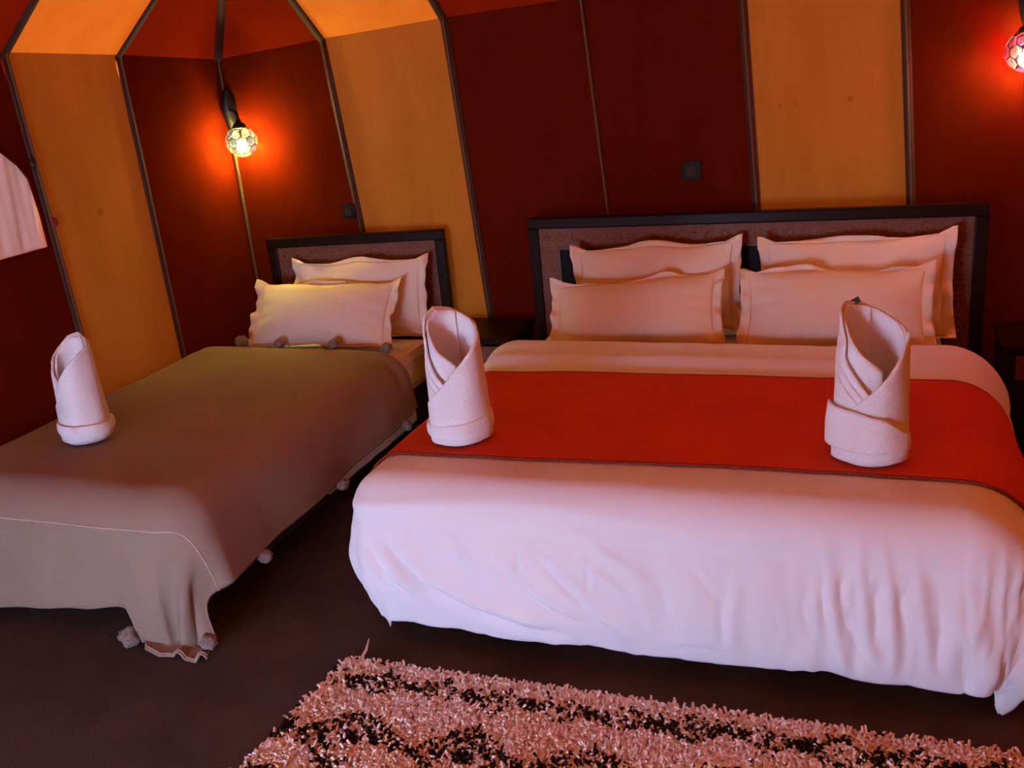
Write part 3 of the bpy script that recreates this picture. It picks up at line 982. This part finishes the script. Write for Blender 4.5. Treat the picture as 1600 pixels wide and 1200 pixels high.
    ss = o.modifiers.new('round', 'SUBSURF'); ss.levels = 1; ss.render_levels = 1
    if pouch:
        # second loose fold slumped over the cuff
        layer('pouch_fold', 160, 330, lambda a_, z: R0 * (1.12 + 0.05 * math.sin(math.radians(a_ - 160) * 1.06)) * (1 - 0.35 * max(z / H_ - 0.26, 0)),
              ip([160, 190, 250, 290, 330], [0.34 * H_, 0.40 * H_, 0.39 * H_, 0.35 * H_, 0.22 * H_]), zbot=0.13 * H_, nz=12)
    if mark:
        o = box('sewn_label', -0.020, 0.020, -0.003, 0.003, -0.009, 0.009, M['label'], r_, 0.001)
        a_ = math.radians(125)
        o.location = (R0 * 0.80 * math.cos(a_) - 0.006, R0 * 0.80 * math.sin(a_), 0.977 * H_)
        o.rotation_euler = (math.radians(-20), math.radians(-32), 0)
    return r_
towel((-0.745, -1.69, 0.618), 0, 0.475, 0.104, 1, 'white towel candle on the red runner beside the single bed')
towel((0.612, -1.67, 0.618), 0, 0.485, 0.108, 5, 'white towel candle with a dark sewn label and slumped pouch fold', pouch=True, mark=True)
towel((-2.37, -1.77, 0.568), 0, 0.435, 0.100, 9, 'white towel candle standing on the taupe blanket', simple=True)

# ------------------------------------------------------------------ nightstands
def nightstand(loc, label, w=0.42, d_=0.38, h=0.56):
    r_ = tag(empty('nightstand', loc), label, 'nightstand')
    hw = w / 2
    box('top', -hw - 0.012, hw + 0.012, -d_ - 0.012, 0.0, h - 0.03, h, M['wood'], r_, 0.005)
    for sx in (-1, 1):
        for (ya, yb) in ((-d_, -d_ + 0.045), (-0.05, -0.005)):
            x_ = sx * (hw - 0.0225)
            box('leg', x_ - 0.0225, x_ + 0.0225, ya, yb, 0.0, h - 0.031, M['wood'], r_, 0.003)
        box('side_panel', sx * (hw - 0.012) - 0.006, sx * (hw - 0.012) + 0.006, -d_ + 0.046, -0.051, 0.12, h - 0.031, M['wood'], r_, 0.001)
    dr = box('drawer', -hw + 0.046, hw - 0.046, -d_ + 0.002, -d_ + 0.3, h - 0.15, h - 0.045, M['carved'], r_, 0.002)
    for k in range(4):
        cx = -0.12 + 0.08 * k
        bmr = bmesh.new()
        bmesh.ops.create_circle(bmr, segments=12, radius=0.02)
        P = np.array([[((0.0155 + 0.0045 * math.cos(b_)) * math.cos(a_), -0.004 * math.sin(b_), (0.0155 + 0.0045 * math.cos(b_)) * math.sin(a_)) for b_ in np.linspace(0, 2 * math.pi, 5)] for a_ in np.linspace(0, 2 * math.pi, 13)])
        bmr.free()
        o = grid_obj('rosette', P, M['rosette'], dr)
        o.location = (cx, -d_ + 0.001, h - 0.097)
    bm = bmesh.new()
    bmesh.ops.create_uvsphere(bm, u_segments=12, v_segments=8, radius=0.012)
    for v in bm.verts: v.co += Vector((0, -d_ - 0.008, h - 0.097))
    bm_obj('knob', bm, M['iron'], dr, smooth=True)
    dn = box('door', -hw + 0.046, hw - 0.046, -d_ + 0.004, -d_ + 0.022, 0.08, h - 0.156, M['wood'], r_, 0.003)
    box('door_panel', -hw + 0.085, hw - 0.085, -d_ - 0.002, -d_ + 0.0035, 0.12, h - 0.195, M['inner'], dn, 0.003)
    box('back_panel', -hw + 0.046, hw - 0.046, -0.03, -0.01, 0.08, h - 0.031, M['wood'], r_, 0.001)
    box('bottom_panel', -hw + 0.046, hw - 0.046, -d_ + 0.023, -0.031, 0.08, 0.098, M['wood'], r_, 0.001)
    return r_
nightstand((-1.30, 0.10, 0), 'dark wooden nightstand in the gap between the two beds', w=0.40)
nightstand((1.34, 0.08, 0), 'dark wooden nightstand with carved drawer under the multicoloured lamp', w=0.46)

# ------------------------------------------------------------------ wall sockets
def socket(loc, label, s=0.046):
    r_ = tag(empty('wall_socket', loc), label, 'socket')
    box('plate', -s, s, -0.012, 0.0, -s, s, M['socket'], r_, 0.004)
    box('rocker', -s * 0.55, s * 0.55, -0.017, -0.0122, -s * 0.55, s * 0.55, M['socket2'], r_, 0.003)
    return r_
socket((-0.247, 0.17, 1.277), 'dark square socket on the red canvas above the wide headboard')
socket((-2.145, 0.17, 1.148), 'dark square socket beside the ochre stripe above the narrow headboard', 0.040)

# ------------------------------------------------------------------ mosaic globe lamps
def dual_tiles(radius, gap):
    bm = bmesh.new()
    bmesh.ops.create_icosphere(bm, subdivisions=2, radius=1.0)
    tiles = []
    for v in bm.verts:
        cs = []
        for f in v.link_faces:
            cs.append(f.calc_center_median().normalized())
        nrm = v.co.normalized()
        ax = nrm.orthogonal().normalized(); ay = nrm.cross(ax)
        cs.sort(key=lambda c: math.atan2(c.dot(ay), c.dot(ax)))
        tiles.append((nrm.copy(), [c.copy() for c in cs]))
    bm.free()
    return tiles

def lamp(loc, wall_pt, palette, seed, label, power, lcol, bulb_off, wall_dir):
    r_ = tag(empty('wall_lamp', loc), label, 'lamp')
    R_ = 0.085
    rnd = random.Random(seed)
    mats = [glass_tile_mat('mosaic_glass', c) for c in palette]
    tiles = dual_tiles(R_, 0.06)
    lines = bmesh.new()
    for nrm, cs in tiles:
        if nrm.z > 0.93: continue
        q = [nrm + (c - nrm) * 0.90 for c in cs]
        vo = [tuple(p.normalized() * (R_ + 0.001)) for p in q]
        vi = [tuple(p.normalized() * (R_ - 0.0015)) for p in q]
        k = len(q)
        faces = [tuple(range(k))]
        o = pydata('glass_tile', vo, faces, rnd.choice(mats), r_)
        # grout between the tiles
        for i in range(k):
            a_, b_ = cs[i].normalized() * R_, cs[(i + 1) % k].normalized() * R_
            a2, b2 = Vector(vo[i]).normalized() * R_, Vector(vo[(i + 1) % k]).normalized() * R_
            lines.faces.new([lines.verts.new(p) for p in (a_, b_, b2, a2)])
    bm_obj('grout', lines, M['iron'], r_)
    # cap, arm and back plate of black iron
    lathe('cap', [(0.0, R_ + 0.035), (0.012, R_ + 0.034), (0.016, R_ + 0.016), (0.034, R_ + 0.004), (0.040, R_ - 0.012), (0.036, R_ - 0.014)], M['iron'], r_, 20)
    wp = Vector(wall_pt) - Vector(loc)
    wd_ = Vector(wall_dir).normalized()       # pointing into the room
    sidev = wd_.cross(Vector((0, 0, 1))).normalized()
    top = Vector((0, 0, R_ + 0.034))
    p1 = wp + wd_ * 0.02 + Vector((0, 0, 0.0))
    c1 = Vector((0, 0, R_ + 0.10))
    c2 = wp + wd_ * 0.05 + Vector((0, 0, -0.02))
    pts = []
    for i in range(17):
        t_ = i / 16
        pts.append(top * (1 - t_) ** 3 + c1 * 3 * t_ * (1 - t_) ** 2 + c2 * 3 * t_ ** 2 * (1 - t_) + p1 * t_ ** 3)
    tube('arm', pts, [0.009] * 17, M['iron'], r_, 8)
    # leaf shaped back plate
    rows = []
    for i in range(13):
        t_ = i / 12
        wdt = 0.006 + 0.034 * math.sin(math.pi * t_ ** 0.8) ** 1.2
        c = wp + Vector((0, 0, 0.12 - 0.26 * t_)) + wd_ * 0.012
        rows.append([tuple(c - sidev * wdt), tuple(c + wd_ * 0.014), tuple(c + sidev * wdt)])
    grid_obj('back_plate', np.array(rows), M['iron'], r_, True, thick=0.006)
    # bulb
    bm = bmesh.new()
    bmesh.ops.create_uvsphere(bm, u_segments=16, v_segments=10, radius=0.030)
    for v in bm.verts: v.co += Vector(bulb_off)
    mt, nt, out = new_mat('bulb_glow')
    em = N(nt, 'ShaderNodeEmission', Strength=power)
    em.inputs['Color'].default_value = (*lcol, 1)
    nt.links.new(em.outputs[0], out.inputs[0])
    b_ = bm_obj('bulb', bm, mt, r_, smooth=True)
    tube('bulb_stem', [(bulb_off[0], bulb_off[1], bulb_off[2] + 0.029), (0, 0, R_ + 0.01)], 0.007, M['iron'], r_, 8)
    return r_
cream = [(0.95, 0.80, 0.45), (0.95, 0.82, 0.5), (0.9, 0.75, 0.35), (0.95, 0.88, 0.65), (0.75, 0.68, 0.3), (0.95, 0.6, 0.35), (0.35, 0.36, 0.45)]
multi = [(0.95, 0.12, 0.25), (0.9, 0.2, 0.5), (0.25, 0.35, 0.95), (0.95, 0.9, 0.9), (0.75, 0.35, 0.9), (0.95, 0.15, 0.15), (0.5, 0.45, 0.2)]
lamp((-2.69, 0.06, 1.568), (-2.80, 0.15, 1.74), cream, 4, 'lit globe lamp of cream mosaic glass in the tent corner', 1400.0, (1.0, 0.97, 0.45), (-0.0, 0, -0.03), (0.7, -0.7, 0))
lamp((1.155, 0.05, 1.708), (1.162, 0.165, 1.90), multi, 8, 'lit globe lamp of pink and blue mosaic glass', 800.0, (1.0, 0.62, 0.4), (0, 0, -0.035), (0, -1, 0))

# ------------------------------------------------------------------ shag rug
def rug():
    rx0, rx1, ry0, ry1 = -1.02, 1.75, -3.75, -2.21
    def sk(x, y):           # slightly skewed left edge
        return x
    root = empty('shag_rug', (0.35, -2.98, 0))
    tag(root, 'cream shag rug with dark brown diamond pattern on the carpet', 'rug')
    L0 = root.location
    box('backing', rx0 - L0.x, rx1 - L0.x, ry0 - L0.y, ry1 - L0.y, 0.002, 0.010, M['rug_back'], root, 0.002)
    rs = np.random.RandomState(5)
    def scatter(ya, yb, sp):
        nx = int((rx1 - rx0) / sp); ny = int((yb - ya) / sp)
        X, Y = np.meshgrid(rx0 + (np.arange(nx) + 0.5) * sp, ya + (np.arange(ny) + 0.5) * sp)
        X = X + rs.uniform(-0.6, 0.6, X.shape) * sp; Y = Y + rs.uniform(-0.6, 0.6, Y.shape) * sp
        return X.ravel(), Y.ravel()
    Xa, Ya = scatter(-2.95, ry1, 0.0085)
    Xb, Yb = scatter(ry0, -2.95, 0.014)
    X = np.concatenate([Xa, Xb]); Y = np.concatenate([Ya, Yb])
    wide = np.concatenate([np.full(Xa.shape, 0.0050), np.full(Xb.shape, 0.005)])
    X += np.where(X < -0.9, -0.12 * (-(Y + 2.21)) * 0.6, 0)
    n = len(X)
    # pattern
    jx = X + 0.016 * vnoise(X, Y, 11, 91) + 0.006 * vnoise(X, Y, 40, 92); jy = Y + 0.016 * vnoise(X, Y, 11, 93) + 0.006 * vnoise(X, Y, 40, 94)
    dark = np.zeros(n, bool)
    per = 0.20
    cx = (jx + 0.83) / per
    dx = (cx - np.round(cx)) * per
    for yc in (-2.315, -3.62):
        dy = jy - yc
        v = np.abs(dx) / 0.085 + np.abs(dy) / 0.058
        dark |= (np.abs(v - 0.90) < 0.15)
        dark |= (v < 0.27)
        dark |= (np.abs(np.abs(dx) - 0.1) < 0.016) & (np.abs(dy) < 0.03)
    per = 0.37
    cx = (jx + 0.81) / per
    for row, yc in enumerate((-2.59, -2.88, -3.17, -3.46)):
        c2 = cx + (0.5 if row % 2 else 0)
        dx = (c2 - np.round(c2)) * per
        dy = jy - yc
        v = np.abs(dx) / 0.165 + np.abs(dy) / 0.130
        dark |= (np.abs(v - 1.0) < 0.10) | ((np.abs(v - 0.62) < 0.095) & (np.abs(dx) + 2 * dy > -0.08)) | (v < 0.26)
    dark &= (rs.rand(n) > 0.05) & (vnoise(X, Y, 16, 97) > -0.6)
    dark |= rs.rand(n) < 0.006
    c_light = np.array([0.93, 0.80, 0.70])
    c_l2 = np.array([0.97, 0.91, 0.85])
    c_l3 = np.array([0.92, 0.66, 0.46])
    f = rs.rand(n)[:, None]
    patch = smooth01(vnoise(X, Y, 5, 95), 0.0, 0.6)[:, None]
    col = c_light * (1 - f) + c_l2 * f
    col = col * (1 - 0.6 * patch) + c_l3 * 0.6 * patch
    col[dark] = np.array([0.022, 0.013, 0.012]) * (0.6 + 0.8 * rs.rand(dark.sum(), 1))
    # tuft geometry: two-segment tapering three-sided yarn
    hgt = (rs.uniform(0.015, 0.021, n) + 0.008 * (rs.rand(n) > 0.93)) * np.where(dark, 1.06, 0.96)
    ang = rs.uniform(0, 2 * np.pi, n)
    lean = rs.uniform(0.006, 0.022, n)
    lx, ly = np.cos(ang) * lean, np.sin(ang) * lean
    bx, by = X - L0.x, Y - L0.y
    V = np.zeros((n, 9, 3))
    rot = rs.uniform(0, 2 * np.pi, n)
    for k in range(3):
        a_ = rot + k * 2 * np.pi / 3
        ca_, sa_ = np.cos(a_), np.sin(a_)
        V[:, k] = np.stack([bx + ca_ * wide * 0.8, by + sa_ * wide * 0.8, np.full(n, 0.009)], 1)
        V[:, 3 + k] = np.stack([bx + lx * 0.4 + ca_ * wide, by + ly * 0.4 + sa_ * wide, 0.009 + hgt * 0.62], 1)
        V[:, 6 + k] = np.stack([bx + lx + ca_ * wide * 0.9, by + ly + sa_ * wide * 0.9, 0.009 + hgt * (1 + 0.12 * np.cos(a_ - ang - np.pi))], 1)
    base = (np.arange(n) * 9)[:, None]
    quads = np.concatenate([base + np.array([[r0 + k, r0 + (k + 1) % 3, r0 + 3 + (k + 1) % 3, r0 + 3 + k]]) for r0 in (0, 3) for k in range(3)], 1).reshape(n, 24)
    tris = base + np.array([[6, 7, 8]])
    loops = np.concatenate([quads, tris], 1).ravel()
    tot = np.tile(np.array([4] * 6 + [3]), n)
    start = np.concatenate([[0], np.cumsum(tot)[:-1]])
    me = bpy.data.meshes.new('pile')
    me.vertices.add(n * 9); me.vertices.foreach_set('co', V.ravel())
    me.loops.add(len(loops)); me.loops.foreach_set('vertex_index', loops.astype(np.int32))
    me.polygons.add(n * 7)
    me.polygons.foreach_set('loop_start', start.astype(np.int32))
    me.polygons.foreach_set('loop_total', tot.astype(np.int32))
    me.update(calc_edges=True)
    at = me.color_attributes.new('Col', 'FLOAT_COLOR', 'POINT')
    ca = np.ones((n, 9, 4)); ca[:, :, :3] = col[:, None, :]
    at.data.foreach_set('color', ca.ravel().astype(np.float32))
    o = link('pile', me, M['rug'], root)
    o['kind'] = 'stuff'
    # stray corner tassel
    tube('tassel', [(-0.975 - L0.x, -2.205 - L0.y, 0.012), (-0.968 - L0.x, -2.17 - L0.y, 0.03), (-0.975 - L0.x, -2.13 - L0.y, 0.05)], [0.006, 0.005, 0.0015], M['rug_back'], root, 6)
rug()
bpy.context.view_layer.update()
